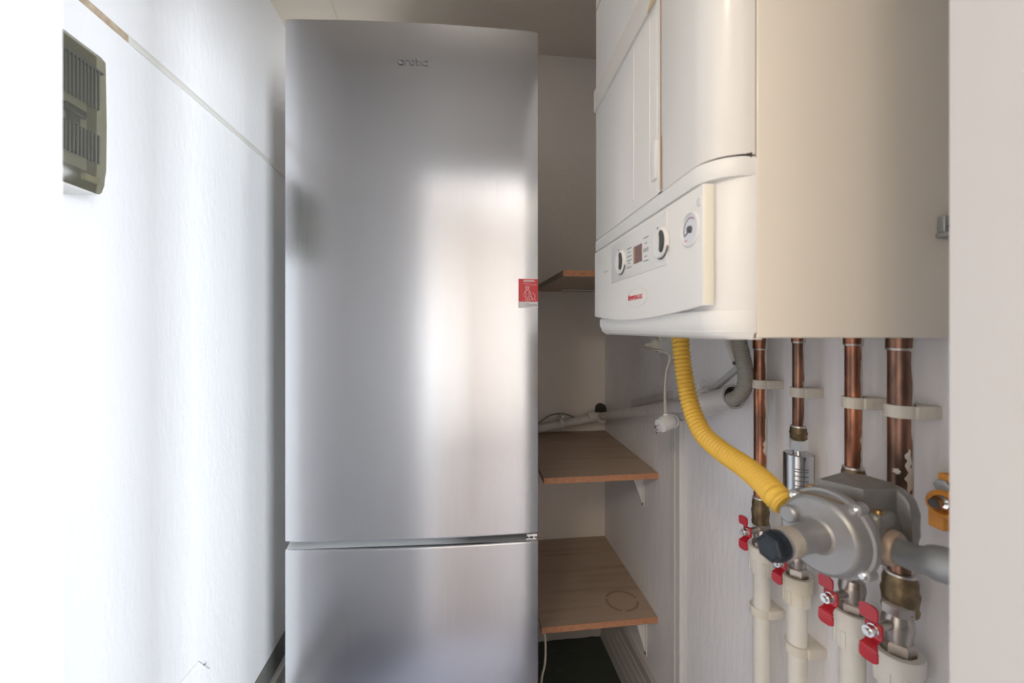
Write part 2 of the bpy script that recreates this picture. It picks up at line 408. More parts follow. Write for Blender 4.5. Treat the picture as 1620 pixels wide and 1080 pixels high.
obj('top_hinge_cover', g, M['fridge_edge'], fr)
g = MB().box((FW-.03, .003, .7785), (FW-.004, .03, .7815), (ex, ey, ez_), PLv); g.box((FW-.028, .003, .786), (FW-.003, .03, .7915), (ex, ey, ez_), PLv)
g.cyl(fp(FW-.010, .010, .778), fp(FW-.010, .010, .793), .0045, 16); g.cyl(fp(FW-.022, .008, .7815), fp(FW-.022, .008, .786), .003, 12)
obj('middle_hinge', g, M['chrome'], fr)
# badge lettering, wide rounded lower-case strokes
def surf(u): t = u/FW; return -.010*(1-(2*t-1)**2)
lg = on_y(658, 105, .999); ub = (lg-PLv).dot(ex); zb = lg.z
org = fp(ub, surf(ub)-.0002, zb-.006); w = .0021; H = .0118
ez2 = -ey
g = MB()
S = lambda pts: stroke(g, [(x, y) for x, y in pts], w, ex, ez_, org, .0009)
# pen coordinates in metres, baseline y=0
x = -.040
S(arc(x+.0065, H/2, .0058, H/2-.001, 60, 300)); S([(x+.0085, H-.001), (x+.0135, H-.001)]); S([(x+.0125, H-.001), (x+.0125, 0)]); S([(x+.0085, .001), (x+.0125, .001)])
x += .0165; S([(x+.001, 0), (x+.001, H-.003), (x+.0025, H-.001), (x+.0085, H-.001)])
x += .0100; S([(x+.0115, H-.001)]+arc(x+.0065, H/2, .0060, H/2-.001, 90, 270)+[(x+.0115, .001)])
x += .0135; S([(x+.003, H+.005), (x+.003, .004), (x+.006, .001), (x+.009, .001)]); S([(x-.001, H-.001), (x+.0085, H-.001)])
x += .0125; S([(x+.0005, 0), (x+.0005, H)])
x += .0040; S([(x+.0135, H-.001)]+arc(x+.0065, H/2, .0060, H/2-.001, 90, 270)+[(x+.0135, .001)])
obj('badge_lettering', g, M['logo'], upd, 0)
# red sticker at the right edge
s0 = on_y(820, 441, .985); s1 = on_y(853, 487, .985); u0 = (s0-PLv).dot(ex); u1 = FW-.0015; z0, z1 = s1.z, s0.z
def stk(mb, ua, ub_, za, zb_, off, n=6):
    rows = []
    for zz in (za, zb_): rows.append([fp(ua+(ub_-ua)*k/n, surf(ua+(ub_-ua)*k/n)-off, zz) for k in range(n+1)])
    mb.grid(rows); return mb
W_, H_ = u1-u0, z1-z0
st = obj('sticker', stk(MB(), u0, u1, z0, z1, .0006), M['white_print'], upd, 0)
tag(st, 'small red and white sticker')
zr = z0+.21*H_
obj('red_field', stk(MB(), u0+.0003, u1, zr, z1-.0005, .0008), M['red_print'], st, 0)
g = MB(); o2 = fp(u0, surf(u0+W_*.5)-.0012, zr)
def SS(pts, w=.0009): stroke(g, [(x*W_, y*(z1-zr)) for x, y in pts], w, ex, ez_, o2, .0003)
for y, xa, xb in ((.93, .12, .80), (.88, .18, .84), (.78, .18, .62), (.73, .60, .92)): SS([(xa, y), (xb, y)], .0016 if y > .85 else .0007)
SS([(x*1, y) for x, y in arc(.45, .62, .10, .075, 0, 360, 16)]); SS([(.40, .62), (.50, .62)], .0014)
SS([(.36, .5), (.56, .5), (.61, .40), (.66, .22), (.60, .24)]); SS([(.36, .5), (.30, .38), (.24, .24), (.33, .22)])
SS([(.38, .46), (.38, .02)]); SS([(.54, .46), (.54, .02)]); SS([(.46, .22), (.46, .02)]); SS([(.62, .2), (.70, .18), (.74, .05), (.82, .14), (.86, .26), (.78, .34), (.72, .40)])
SS([(.84, .12), (.90, .02)]); SS([(.60, .05), (.66, .14), (.72, .10)])
obj('figure_outline', g, M['white_print'], st, 0)
g = MB()
o3 = fp(u0, surf(u0+W_*.5)-.0010, z0); stroke(g, arc(.48*W_, .10*H_, .003, .0035, 0, 360, 12), .0006, ex, ez_, o3, .0003)
for y in (.07, .10, .13): stroke(g, [(.08*W_, y*H_), (.36*W_, y*H_)], .0003, ex, ez_, o3, .0002)
obj('sticker_marks', g, M['ink'], st, 0)
obj('sticker_lettering', text_mb('arctic', fp(u0+.78*W_, surf(u1)-.0022, z0+.07*H_), ex, ez_, .005, .017, .0002), M['ink'], st, 0)

# ================================================================== SHELVES
def shelf(xl, yf, zt_f, zt_b, label):
    t = thing('shelf', ((xl+XR)/2, (yf+YB)/2, min(zt_f, zt_b)-.018), label, 'shelf', 'wooden shelves beside the fridge')
    lo = .018; a = .0012; yb = YB-.002; xr = XR-.001
    mb = MB().hexa([(xl, yf+a, zt_f-lo), (xr, yf+a, zt_f-lo), (xl, yb, zt_b-lo), (xr, yb, zt_b-lo), (xl, yf+a, zt_f), (xr, yf+a, zt_f), (xl, yb, zt_b), (xr, yb, zt_b)])
    obj('board', mb, M['woodtop'], t, 0)
    obj('front_edge', MB().box((xl, yf, zt_f-lo), (xr, yf+a, zt_f)), M['woodedge'], t, 0)
    return t
def wpt(px, py): return on_x(px, py, XR)
mf, mb_ = wpt(1042, 748), wpt(957, 680)
sh_m = shelf(.246, mf.y, mf.z, mb_.z, 'middle wooden shelf beside the fridge, just below the white drain pipe')
bf, bb = wpt(1041, 976), wpt(957, 847)
sh_b = shelf(.240, bf.y, bf.z, bb.z, 'lowest wooden shelf beside the fridge, with a round ring mark on it')
uz = CAMZ+.1745
sh_u = shelf(.302, 1.192, uz, uz-.001, 'topmost wooden shelf beside the fridge, partly hidden by the boiler')
# ring stain on the bottom shelf
c = CAM+ray(984, 950)*((bf.z+.003-CAMZ)/ray(984, 950).z); g = MB(); tb = (bb.z-bf.z)/(YB-.002-bf.y)
for rad, wd in ((.050, .0022), (.046, .001), (.053, .0012)):
    for a0, a1 in ((10, 150), (160, 250), (262, 350)): stroke(g, arc(0, 0, rad, rad*.92, a0, a1, 20), wd*1.7, Vector((1, 0, 0)), Vector((0, 1, tb)), (c.x, c.y, bf.z+tb*(c.y-bf.y)+.0003), .0002)
obj('ring_mark', g, mat('ring_stain', (.31, .225, .165), .6), sh_b, 0)
def shelf_bracket(parent, px, zt, dz):
    y = wpt(px, 700).y
    mb = MB().prism([(XR-.050, y, zt), (XR, y, zt), (XR, y, zt-dz+.012), (XR-.004, y, zt-dz+.012)], (0, .003, 0))
    mb.box((XR-.0025, y-.007, zt-dz), (XR, y+.010, zt)); mb.box((XR-.12, y-.007, zt-.003), (XR, y+.010, zt))
    br = obj('bracket', mb, M['white'], parent, 0)
    obj('screw', MB().cyl((XR-.0045, y+.001, zt-dz+.007), (XR-.002, y+.001, zt-dz+.007), .0035, 12), M['ink'], br)
shelf_bracket(sh_m, 1018, mf.z-.018, .130); shelf_bracket(sh_b, 1022, bf.z-.018, .165)
g = MB(); zz = uz-.0185
for yy, x0 in ((1.26, .42), (1.60, .40)): obj('bracket', MB().box((x0, yy, zz-.003), (XR, yy+.014, zz)).box((XR-.003, yy, zz-.12), (XR, yy+.014, zz)), M['white'], sh_u, 0)

# ================================================================== DRAIN PIPE along right and back walls
PXW = XR-.034
def wp(px, py, off=.034): return on_x(px, py, XR-off)
dp = thing('drain_pipe', (PXW, 1.2, .9), 'white painted drain pipe sloping along the right and back walls behind the yellow hose', 'pipe')
pe = wp(1160, 627); pm = wp(1060, 647); pc = Vector((PXW, YB-.034, 0)); pc.z = pe.z+(pm.z-pe.z)*(pc.y-pe.y)/(pm.y-pe.y)
pc.z = CAMZ-(659-HY)/F_PX*(pc.x*sn+pc.y*cs)
p_l = Vector((-.2, YB-.034, pc.z-.05*1.1))
obj('pipe', MB().tube([wp(1128, 636), wp(1085, 641), pc], .0165, 20), M['whitepipe'], dp)
bl = on_y(855, 677, YB-.034); sl = (bl.z-pc.z)/(bl.x-pc.x)
p_l = Vector((-.15, YB-.034, pc.z+sl*(-.15-pc.x)))
obj('back_pipe', MB().tube([Vector((PXW-.002, YB-.034, pc.z-.002)), p_l], .0175, 20), M['whitepipe'], dp)
ax = (pe-wp(1110, 637)).normalized()
sk = wp(1112, 637)
mb = MB(); a, u, v = frame(ax); L = (pe-sk).length
# socket end open towards the viewer: outer skin, rim, inner skin
mb.lathe(sk, ax, [(0, .0165), (.004, .0245), (.010, .0265), (.016, .0245), (.02, .022), (L-.008, .0225), (L-.006, .026), (L+.002, .026), (L+.002, .0215), (L-.03, .0205), (L-.03, 0)], 32)
obj('socket', mb, M['whitepipe'], dp, 40)
obj('rubber_seal', MB().lathe(sk, ax, [(L-.006, .0213), (L+.0005, .0213), (L+.0005, .0185), (L-.006, .0185), (L-.006, .0213)], 28), M['blackhook'], dp)
el = pc
obj('elbow', MB().lathe(el+Vector((0, -.03, 0)), (0, 1, 0), [(0, .0205), (.012, .0205), (.014, .018), (.03, .018)], 24).lathe(el+Vector((-.05, 0, 0)), (1, 0, 0), [(0, .019), (.03, .0195), (.05, .018)], 24), M['whitepipe'], dp)
cl = on_y(888, 668, YB-.034)
mb = MB().lathe(cl+Vector((-.007, 0, 0)), (1, 0, sl), [(0, .018), (0, .0215), (.014, .0215), (.014, .018)], 24)
mb.box((cl.x-.006, cl.y-.022, cl.z+.018), (cl.x+.008, cl.y+.03, cl.z+.034), bevel=.002); mb.box((cl.x-.005, cl.y-.02, cl.z-.03), (cl.x+.006, cl.y-.008, cl.z-.018), bevel=.001)
obj('pipe_clamp', mb, M['white'], dp)
kk = sk.lerp(pe, .10); mb = MB().lathe(kk-ax*.006, ax, [(0, .022), (0, .0315), (.003, .0325), (.008, .0325), (.011, .0315), (.011, .022)], 32)
top = kk+v*(.031 if v.z > 0 else -.028)
mb.tube(curve([top+Vector((-.008, 0, -.004)), top+Vector((-.012, 0, .010)), top+Vector((0, 0, .018)), top+Vector((.010, 0, .008))], .002), .0035, 8)
mb.box((top.x, top.y-.004, top.z+.001), (XR, top.y+.004, top.z+.007)); mb.box((top.x, top.y-.016, top.z-.004), (XR, top.y-.011, top.z+.001))
obj('pipe_clamp', mb, M['white'], dp)
# dark rubber block in the corner behind the elbow
ck = Vector((XR-.022, YB-.02, pc.z+.035))
mb = MB().lathe(ck+Vector((0, .02, -.006)), (0, -1, 0), [(0, .022), (.018, .022), (.022, .018), (.022, 0)], 20); mb.box((ck.x-.024, YB-.03, ck.z-.036), (ck.x+.02, YB, ck.z-.012), bevel=.003)
mb.cyl(ck+Vector((.002, -.012, -.004)), ck+Vector((.002, -.004, -.004)), .007, 12)
tag(obj('corner_bracket', mb, M['blackhook']), 'small dark bracket in the back corner above the drain pipe elbow', 'bracket')
# thin dark cable arching over the back pipe
P = [on_y(a_, b_, YB-.03) for a_, b_ in ((846, 676), (856, 666), (870, 657), (886, 654), (898, 656), (912, 662))]
tag(obj('thin_cable', MB().tube(curve(P, .006), .0028, 8), M['greycable']), 'thin dark cable arching over the drain pipe on the back wall', 'cable')

# grey conduit up the wall, cable trunkings
a_, b_ = wp(1085, 652, .006), wp(1172, 577, .006)
mb = MB().tube([a_, b_], .0065, 10)
tag(obj('conduit', mb, M['conduit']), 'thin grey conduit rising across the wall behind the hoses', 'conduit')
q = [wpt(1003, 632), wpt(1065, 619), wpt(1065, 630), wpt(1003, 643)]
mb = MB().prism([p for p in q], (-.012, 0, 0)); mb.prism([wpt(1065, 619)+Vector((-.012, -.001, 0)), wpt(1065, 630)+Vector((-.012, -.001, 0)), wpt(1065, 630)+Vector((-.0125, .012, 0)), wpt(1065, 619)+Vector((-.0125, .012, 0))], (-.001, 0, 0))
tag(obj('cable_trunking', mb, M['whitepipe'], None, 0), 'short sloping white cable trunking on the wall above the drain pipe', 'cable trunking')
ya_, yb_ = wpt(1083, 700).y, wpt(1068, 700).y
mb = MB().box((XR-.014, ya_, .187), (XR, yb_, wpt(1075, 662).z), bevel=.002); mb.box((XR-.016, (ya_+yb_)/2, .19), (XR-.013, yb_-.001, wpt(1075, 662).z-.002))
tag(obj('cable_trunking', mb, M['trim'], None, 0), 'vertical white cable trunking running down the right wall to the skirting', 'cable trunking')
# two short brown-white clips behind the grey hose
a_, b_ = wp(1143, 520, .01), wp(1163, 572, .01)
mb = MB().tube([a_, b_], .006, 8); o = obj('wall_cable', mb, M['clip']); tag(o, 'short pale cable end slanting behind the top of the grey hose', 'cable')
obj('cut_end', MB().cyl(b_, b_+(b_-a_).normalized()*.005, .0062, 8), M['ink'], o)

# ================================================================== SOCKET, ADAPTER, CABLE, PLUG
sc = wpt(1062, 550)
so = thing('wall_socket', (XR, sc.y, sc.z-.04), 'white wall socket under the far end of the boiler', 'socket')
obj('plate', MB().box((XR-.012, sc.y-.048, sc.z-.032), (XR, sc.y+.05, sc.z+.05), bevel=.004), M['white'], so)
obj('socket_ring', MB().lathe((XR-.012, sc.y+.012, sc.z+.008), (-1, 0, 0), [(0, .026), (.022, .026), (.026, .022), (.026, .020), (.006, .018), (.006, 0)], 28), M['trim'], so)
o = obj('plug', MB().lathe((XR-.022, sc.y+.012, sc.z+.008), (-1, .1, 0), [(0, .018), (.022, .0185), (.030, .013), (.034, .006), (.052, .004)], 20), M['oldplastic'])
tag(o, 'pale plug pushed into the wall socket under the boiler', 'plug')
e0 = Vector((XR-.07, sc.y+.016, sc.z+.006))
P = [e0, e0+Vector((-.012, .01, 0)), e0+Vector((-.012, -.03, -.006)), at(1050, 556, 1.00), at(1060, 566, .99), at(1054, 590, .99), at(1052, 630, .99), at(1053, 655, .99)]
g = MB().tube(curve(P, .006), .0030, 10)
cb = obj('power_cable', g, M['cable']); tag(cb, 'beige cable hanging from under the boiler with a loose white plug', 'cable')
# plug hanging at the end
c0 = at(1054, 668, .99); dr = (at(1040, 676, .98)-at(1064, 662, 1.0)).normalized()
a, u, v = frame(dr)
pb = obj('plug_body', MB().lathe(c0-dr*.020, dr, [(0, .010), (.003, .0165), (.010, .019), (.030, .0185), (.034, .017), (.040, .0165), (.040, 0)], 24), M['white'], cb)
obj('pin', MB().cyl(c0+dr*.02+v*.004, c0+dr*.036+v*.004, .0024, 10), M['chrome'], pb)
obj('pin', MB().cyl(c0+dr*.02-v*.010, c0+dr*.036-v*.010, .0024, 10), M['chrome'], pb)
obj('neck', MB().cyl(at(1053, 653, .99), at(1054, 661, .99), .006, 12, .008), M['white'], cb)
P = [at(1056, 659, .995), at(1064, 656, .995), at(1072, 662, .995), at(1072, 671, .995), at(1065, 678, .995)]
obj('pull_loop', MB().tube(curve(P, .003), .0024, 8), M['white'], cb)

# ================================================================== HOSES
def hose(name, pts, r, pitch, depth, m, label, n=24):
    c = curve(pts, pitch/5); rs = []
    for i in range(len(c)): rs.append(r-depth*(0, .35, 1, 1, .35)[i % 5]*(.9))
    return tag(obj(name, MB().tube(c, rs, n), m, None, 60), label, 'hose')
HP = [at(1076, 528.5, .80), at(1077, 545, .79), at(1082, 590, .775), at(1092, 640, .75), at(1110, 683, .71), at(1140, 712, .66), at(1178, 738, .60), at(1208, 763, .55), at(1228, 785, .515), at(1244, 800, .50)]
hose('gas_hose', HP, .0165, .0078, .0034, M['yellow'], 'yellow corrugated gas hose curving from the boiler down to the regulator')
HG = [at(1168, 528.5, .80), at(1170, 545, .80), at(1178, 580, .80), at(1180, 600, .805), at(1175, 618, .812), at(1166, 628, .822), at(1157, 632, .836)]
hose('drain_hose', HG, .0148, .0050, .0013, M['greyhose'], 'grey ribbed drain hose pushed into the open end of the white pipe')

# ================================================================== BOILER
P1 = Vector((.267, .407, CAMZ)); al = math.radians(2.44)
bu = Vector((math.sin(al), math.cos(al), 0)); bv = Vector((math.cos(al), -math.sin(al), 0)); UP = Vector((0, 0, 1))
BW, BD = .44, .332
def bp3(u, v, h): return P1+bu*u+bv*v+UP*h
def bou(px, v=0):
    """u on the front plane (offset v) seen at pixel column px"""
    r = ray(px, 0); s = P1+bv*v
    # s + bu*u = t*r (xy)
    den = bu.x*r.y-bu.y*r.x
    return (s.y*r.x-s.x*r.y)/den
def bh(px, py, v=0):
    u = bou(px, v); p = bp3(u, v, 0); d = p.x*sn+p.y*cs
    return -(py-HY)/F_PX*d
bo = thing('boiler', bp3(BW/2, BD/2, -.012), 'large cream wall-hung gas boiler with a white front and control panel', 'boiler')
RC = .040; VS = .0465; HSEAM = .186; HT = .745
def prof_uv(off=0, u_hi=BW, v_end=VS, r=RC, u_from=None, n=12):
    """front-cover plan outline, from far end round the near corner to the side seam"""
    pts = [(u_hi, v_end), (u_hi, off+.006), (u_hi-.002, off+.0015), (u_hi-.006, off)]
    for k in range(n+1):
        a = PI/2*k/n; pts.append((r-(r)*math.sin(a), r+off-(r)*math.cos(a)) if True else None)
    pts.append((0, v_end))
    return pts
def cover(h0, h1, off, u_hi=BW, bev=.003, v_end=VS):
    o = prof_uv(off, u_hi, v_end); mb = MB(); rings = []
    lv = [(h0, bev), (h0+bev*.3, bev*.35), (h0+bev, 0), (h1-bev, 0), (h1-bev*.3, bev*.35), (h1, bev)]
    cu, cv = .2, .045
    for h, inn in lv:
        ring = []
        for u, v in o:
            uu = u+inn if u < .05 and v < v_end-.001 else (u-inn if u > u_hi-.003 else u)
            if u < .001 : uu = u+inn
            vv = v+inn if v < v_end-.001 else v
            ring.append(mb.bm.verts.new(bp3(uu, vv, h)))
        rings.append(ring)
    n = len(o)
    for A, B in zip(rings, rings[1:]):
        for k in range(n): mb.bm.faces.new((A[k], A[(k+1) % n], B[(k+1) % n], B[k]))
    mb.bm.faces.new(rings[0][::-1]); mb.bm.faces.new(rings[-1])
    return mb
BB = (bu, bv, UP)
# casing behind the seam
obj('casing', MB().box((.0, VS+.0016, -.010), (BW-.004, BD, HT), BB, P1, .002), M['cream'], bo)
obj('seam', MB().box((.0010, VS-.0010, -.0098), (BW-.008, VS+.002, HT-.004), BB, P1), M['seam'], bo)
# upper cover : near part wraps the corner, far part is the door leaf
UG = bou(1046)
near = prof_uv(0)
o = [(UG, VS)]+[(UG, .004), (UG-.0015, .0008), (UG-.004, 0)]+near[4:]
mb = MB(); rings = []
for h, inn in ((HSEAM+.0012, .0010), (HSEAM+.0016, .0004), (HSEAM+.003, 0), (HT-.004, 0), (HT, .003)):
    ring = []
    for u, v in o:
        ring.append(mb.bm.verts.new(bp3(u+(inn if u < RC and v < VS-.001 else 0), v+(inn if v < VS-.001 else 0), h)))
    rings.append(ring)
n = len(o)
for A, B in zip(rings, rings[1:]):
    for k in range(n): mb.bm.faces.new((A[k], A[(k+1) % n], B[(k+1) % n], B[k]))
mb.bm.faces.new(rings[0][::-1]); mb.bm.faces.new(rings[-1])
obj('front_cover', mb, M['creamf'], bo, 40)
UD = bou(1039)
df = obj('front_door', MB().box((UD, 0, HSEAM+.002), (BW, VS, HT), BB, P1, .002), M['creamf'], bo)
# raised horizontal band, ridges, latch
h0, h1 = bh(943, 178), bh(943, 144)
mb = MB().box((UD+.001, -.0045, h0), (BW+.003, .01, h1), BB, P1, .0025)
obj('raised_band', mb, M['band'], df)
u = bou(1002); obj('ridge', MB().box((u-.003, -.0016, HSEAM+.02), (u+.003, .004, h0-.006), BB, P1, .0012), M['creamf'], df)
obj('ridge', MB().box((u-.003, -.0016, h1+.006), (u+.003, .004, HT-.01), BB, P1, .0012), M['creamf'], df)
u = bou(1028); obj('ridge', MB().box((u-.001, -.0012, HSEAM+.02), (u+.0015, .004, h0-.006), BB, P1, .0008), M['creamf'], df)
h4 = bh(946, 10)
obj('groove', MB().box((UD+.01, -.0006, h4-.0012), (BW+.0004, .01, h4+.0012), BB, P1), M['seam'], df)
hl0, hl1 = bh(1036, 285), bh(1036, 224)
obj('latch', MB().box((bou(1040), -.003, hl0), (bou(1032), .004, hl1), BB, P1, .0015), M['panel'], df)
# rust run down the joint
mb = MB().box((UG-.0002, -.0006, bh(1046, 300)), (UG+.0022, .001, bh(1046, 215)), BB, P1); mb.box((UG+.001, -.0004, bh(1046, 215)), (UG+.0022, .001, .6), BB, P1)
obj('rust_stain', mb, M['stain'], df, 0)
obj('rust_stain', MB().prism([bp3(UG+.012, -.005, h0-.001), bp3(UG+.035, -.005, h0-.001), bp3(UG+.03, -.0047, h0+.006), bp3(UG+.012, -.0047, h0+.012)], bv*.002), mat('pale_stain', (.62, .48, .30), .6), df, 0)
obj('joint_gap', MB().box((UG+.0008, .001, HSEAM+.004), (UD-.0005, VS-.005, HT-.006), BB, P1), M['panel'], bo)
# lower body with the lip under the seam
obj('seam_gap', cover(HSEAM-.003, HSEAM+.004, .003, BW-.006, .0005, VS-.006), M['gapdark'], bo, 40)
lw = obj('lower_cover', cover(-.006, HSEAM-.0006, .008, BW-.008, .003, VS+.0012), M['panel'], bo, 40)
mb = cover(HSEAM-.022, HSEAM-.0006, -.0015, BW+.003, .001, VS)
obj('lip', mb, M['panel'], lw, 40)
# tray under the flap: slightly tucked in, chamfered far corner
mb = MB(); o_t = [(BW-.010, .010), (BW-.016, .004)]+[(RC-(RC)*math.sin(PI/2*k/10), RC+.004-RC*math.cos(PI/2*k/10)) for k in range(11)]+[(0, VS+.0012), (BW-.01, VS+.0012)]
rings = []
for h, s_ in ((-.0115, .012), (-.007, .006), (.006, 0), (.020, 0)):
    rings.append([mb.bm.verts.new(bp3(min(u, BW-.01-s_*1.3) if u > .2 else u+s_*.15, v+(s_ if v < VS-.001 else 0), h)) for u, v in o_t])
n = len(o_t)
for A, B in zip(rings, rings[1:]):
    for k in range(n): mb.bm.faces.new((A[k], A[(k+1) % n], B[(k+1) % n], B[k]))
mb.bm.faces.new(rings[0][::-1]); mb.bm.faces.new(rings[-1])
obj('bottom_tray', mb, M['panel'], bo, 40)
# flap carrying the controls, bottom edge sagging in an arc
UF0, UF1, VF = .0155, BW-.003, -.0035
HF0, HF1 = .026, HSEAM-.026
pts = [bp3(UF1, VF, HF1), bp3(UF0, VF, HF1)]
for k in range(17):
    t = k/16; pts.append(bp3(UF0+(UF1-UF0)*t, VF, HF0-.011*math.sin(PI*t)))
fl = obj('control_flap', MB().prism(pts, bv*.0135, .0012), M['panel'], bo, 30)
obj('end_strip', MB().box((UF0-.0006, VF+.0005, HF0+.002), (UF0+.004, VF+.0125, HF1-.002), BB, P1, .0008), M['oldplastic'], fl)
VF2 = VF
def fbox(ua, ub_, ha, hb, th=.001, bev=0, v0=None): return MB().box((min(ua, ub_), (VF2 if v0 is None else v0)-th, ha), (max(ua, ub_), VF2+.001, hb), BB, P1, bev)
fa = obj('fascia', fbox(bou(968, VF), bou(1056, VF), .084, .154, .0012, .0008), M['white'], fl)
VF2 = VF-.0012
exb = -bu                                     # reading direction on the front (far -> near)
def knob(px, h):
    u = bou(px, VF2)
    k = obj('control_knob', MB().lathe(bp3(u, VF2+.0005, h), -bv, [(0, .0205), (.004, .020), (.0055, .0185), (.0055, 0)], 32), M['panel'], fl)
    r = .0185; a0 = [math.radians(t) for t in range(-52, 53, 8)]
    o_ = [bp3(u-r*math.cos(a)*1.0, VF2-.0047, h+r*math.sin(a)) for a in a0]+[bp3(u-.006-.0035*math.cos(a), VF2-.0047, h+r*.74*math.sin(a)) for a in reversed(a0)]
    obj('knob_grip', MB().prism(o_, -bv*.0035), M['knobdark'], k, 0)
    o2 = MB(); stroke(o2, arc(0, 0, .0212, .0212, 250, 340, 14), .0012, exb, UP, bp3(u, VF2-.0008, h), .0012)
    obj('knob_scale', o2, M['ink'], k, 0)
    o3 = MB().box((u+.011, VF2-.0006, h+.016), (u+.0135, VF2+.001, h+.024), BB, P1); obj('knob_mark', o3, M['ink'], k, 0)
knob(983, .1145); knob(1047, .1150)
dsp = obj('display', fbox(bou(1003, VF2), bou(1015.5, VF2), .1020, .1285, .0008), M['display'], fl, 0)
tag(dsp, 'dark red display window')
obj('display_bar', fbox(bou(1004.5, VF2), bou(1006, VF2), .1030, .1275, .0012), mat('display_amber', (.42, .25, .12), .3), dsp, 0)
for pa, pb, ks in ((992, 999, (.100, .107, .1115, .118, .125, .131)), (1018, 1026, (.100, .1065, .1145, .1175, .126, .134))):
    mb = MB()
    for i, h in enumerate(ks):
        L = 1 if i % 3 != 1 else .45
        ua, ub_ = bou(pa, VF2), bou(pb, VF2); mb.box((ub_+(ua-ub_)*(1-L)/2, VF2-.0004, h-.0005), (ua-(ua-ub_)*(1-L)/2, VF2+.001, h+.0004), BB, P1)
    obj('fascia_marks', mb, M['ink'], fl, 0)
ul = bou(1005, VF2); hl = .0500
mb = text_mb('IMMERGAS', bp3(ul, VF-.0004, hl-.004), exb, UP, .0072, .050, .0004); obj('brand_lettering', mb, M['inkred'], fl, 0)
mb = MB(); stroke(mb, [(-.0295, -.004), (-.0315, 0), (-.0285, .005), (-.0275, 0), (-.0295, -.004)], .0016, exb, UP, bp3(ul, VF-.0004, hl), .0004); obj('flame_mark', mb, M['inkred'], fl, 0)
mb = MB(); stroke(mb, arc(0, 0, .040, .015, 0, 360, 40), .0004, exb, UP, bp3(ul-.004, VF-.0002, hl-.001), .0003); obj('brand_outline', mb, M['trim'], fl, 0)
mb = text_mb('EOLO Star', bp3(bou(959, VF), VF-.0002, bh(959, 431, VF)), exb, UP, .004, .026, .0003); obj('small_lettering', mb, M['conduit'], fl, 0)
# pressure gauge
ug = bou(1092.5, VF); hg = bh(1092.5, 363, VF)
ga = obj('pressure_gauge', MB().lathe(bp3(ug, VF+.0005, hg), -bv, [(0, .0205), (.0022, .0200), (.003, .0185), (.0012, .0172), (.0012, 0)], 36), M['white'], fl)
obj('gauge_face', MB().lathe(bp3(ug, VF-.0005, hg), -bv, [(0, .0170), (.0003, .0170), (.0003, 0)], 36), M['dial'], ga)
mb = MB(); stroke(mb, arc(0, 0, .0135, .0135, 200, 70, 18), .0012, exb, UP, bp3(ug, VF-.0009, hg), .0003)
stroke(mb, [(.002, .0005), (-.0125, -.006)], .0012, exb, UP, bp3(ug, VF-.0011, hg), .0004)
obj('gauge_scale', mb, M['ink'], ga, 0)
mb = MB(); stroke(mb, arc(0, 0, .0135, .0135, 70, 48, 5), .002, exb, UP, bp3(ug, VF-.0009, hg), .0003)
obj('gauge_warning_mark', mb, M['pinkw'], ga, 0)
mb = MB(); stroke(mb, [(-.013, -.0115), (-.006, -.0115)], .001, exb, UP, bp3(ug, VF-.0009, hg), .0003); obj('gauge_warning_mark', mb, M['pinkw'], ga, 0)
obj('gauge_hub', MB().lathe(bp3(ug-.001, VF-.0008, hg), -bv, [(0, .0042), (.003, .0036), (.003, 0)], 18), M['ink'], ga)
obj('cap_button', MB().lathe(bp3(bou(1108, VF)+.001, VF+.0005, .142), -bv, [(0, .0055), (.002, .005), (.0026, .003), (.0026, 0)], 20), M['white'], fl)
# clip on the side of the casing close to the wall
def side_v(px): r = ray(px, 0); return (P1.y*r.x-P1.x*r.y)/(bv.x*r.y-bv.y*r.x)
va, vb = side_v(1482), side_v(1506)
def sh(px, py): v = side_v(px); p = bp3(0, v, 0); return -(py-HY)/F_PX*(p.x*sn+p.y*cs)
cz0, cz1 = sh(1490, 377), sh(1490, 343)
g = MB().box((-.008, va, cz0+.005), (.0, vb, cz1), BB, P1, .0015); g.box((-.014, va-.002, cz0), (0, vb-.002, cz0+.005), BB, P1, .001)
g.box((-.010, vb-.004, cz0-.001), (.0, vb+.006, cz1+.006), BB, P1, .001)
ck_ = obj('side_clip', g, M['galv'], bo)
obj('screw', MB().cyl(bp3(-.012, va+.006, (cz0+cz1)/2), bp3(-.007, va+.006, (cz0+cz1)/2), .003, 12), M['ink'], ck_)

# ================================================================== PIPES UNDER THE BOILER
def axis_pt(px, off):                 # pipe axis position on the plane X = XR-off
    p = on_x(px, 500, XR-off); return p.x, p.y, p.x*sn+p.y*cs
def zat(py, d): return CAMZ-(py-HY)/F_PX*d
CL = ('leftmost', 'second', 'third', 'rightmost')
def clip(x, y, z, r, side_label, grp):
    mb = MB().lathe((x, y, z-.008), (0, 0, 1), [(0, r), (0, r+.0028), (.016, r+.0028), (.016, r)], 24)
    mb.box((x+r*.2, y-r-.006, z-.008), (XR, y-r*.15, z+.008), bevel=.001); mb.box((x+r*.8, y-r*.3, z-.0075), (XR, y+r+.002, z+.0075), bevel=.001)
    t = obj('pipe_clip', mb, M['clip']); return tag(t, side_label, 'pipe clip', grp)
specs = [  # px, wall offset, r_copper, material, copper bottom y, first clip y
    dict(px=1203, off=.034, r=.0115, m='copper', y1=792, clip=607, cx=0),
    dict(px=1263, off=.034, r=.0088, m='copper2', y1=680, clip=620, cx=0),
    dict(px=1350, off=.036, r=.0105, m='copper', y1=746, clip=636, cx=0),
    dict(px=1424, off=.038, r=.0130, m='copper2', y1=912, clip=649, cx=0)]
lab_c = ['leftmost copper pipe under the boiler, beside the grey hose, with paint peeling off',
         'second copper pipe from the left, dull brown, ending above a steel canister',
         'third copper pipe from the left, bright orange, running down behind the regulator',
         'rightmost and thickest copper pipe, dark brown with cream paint blotches']
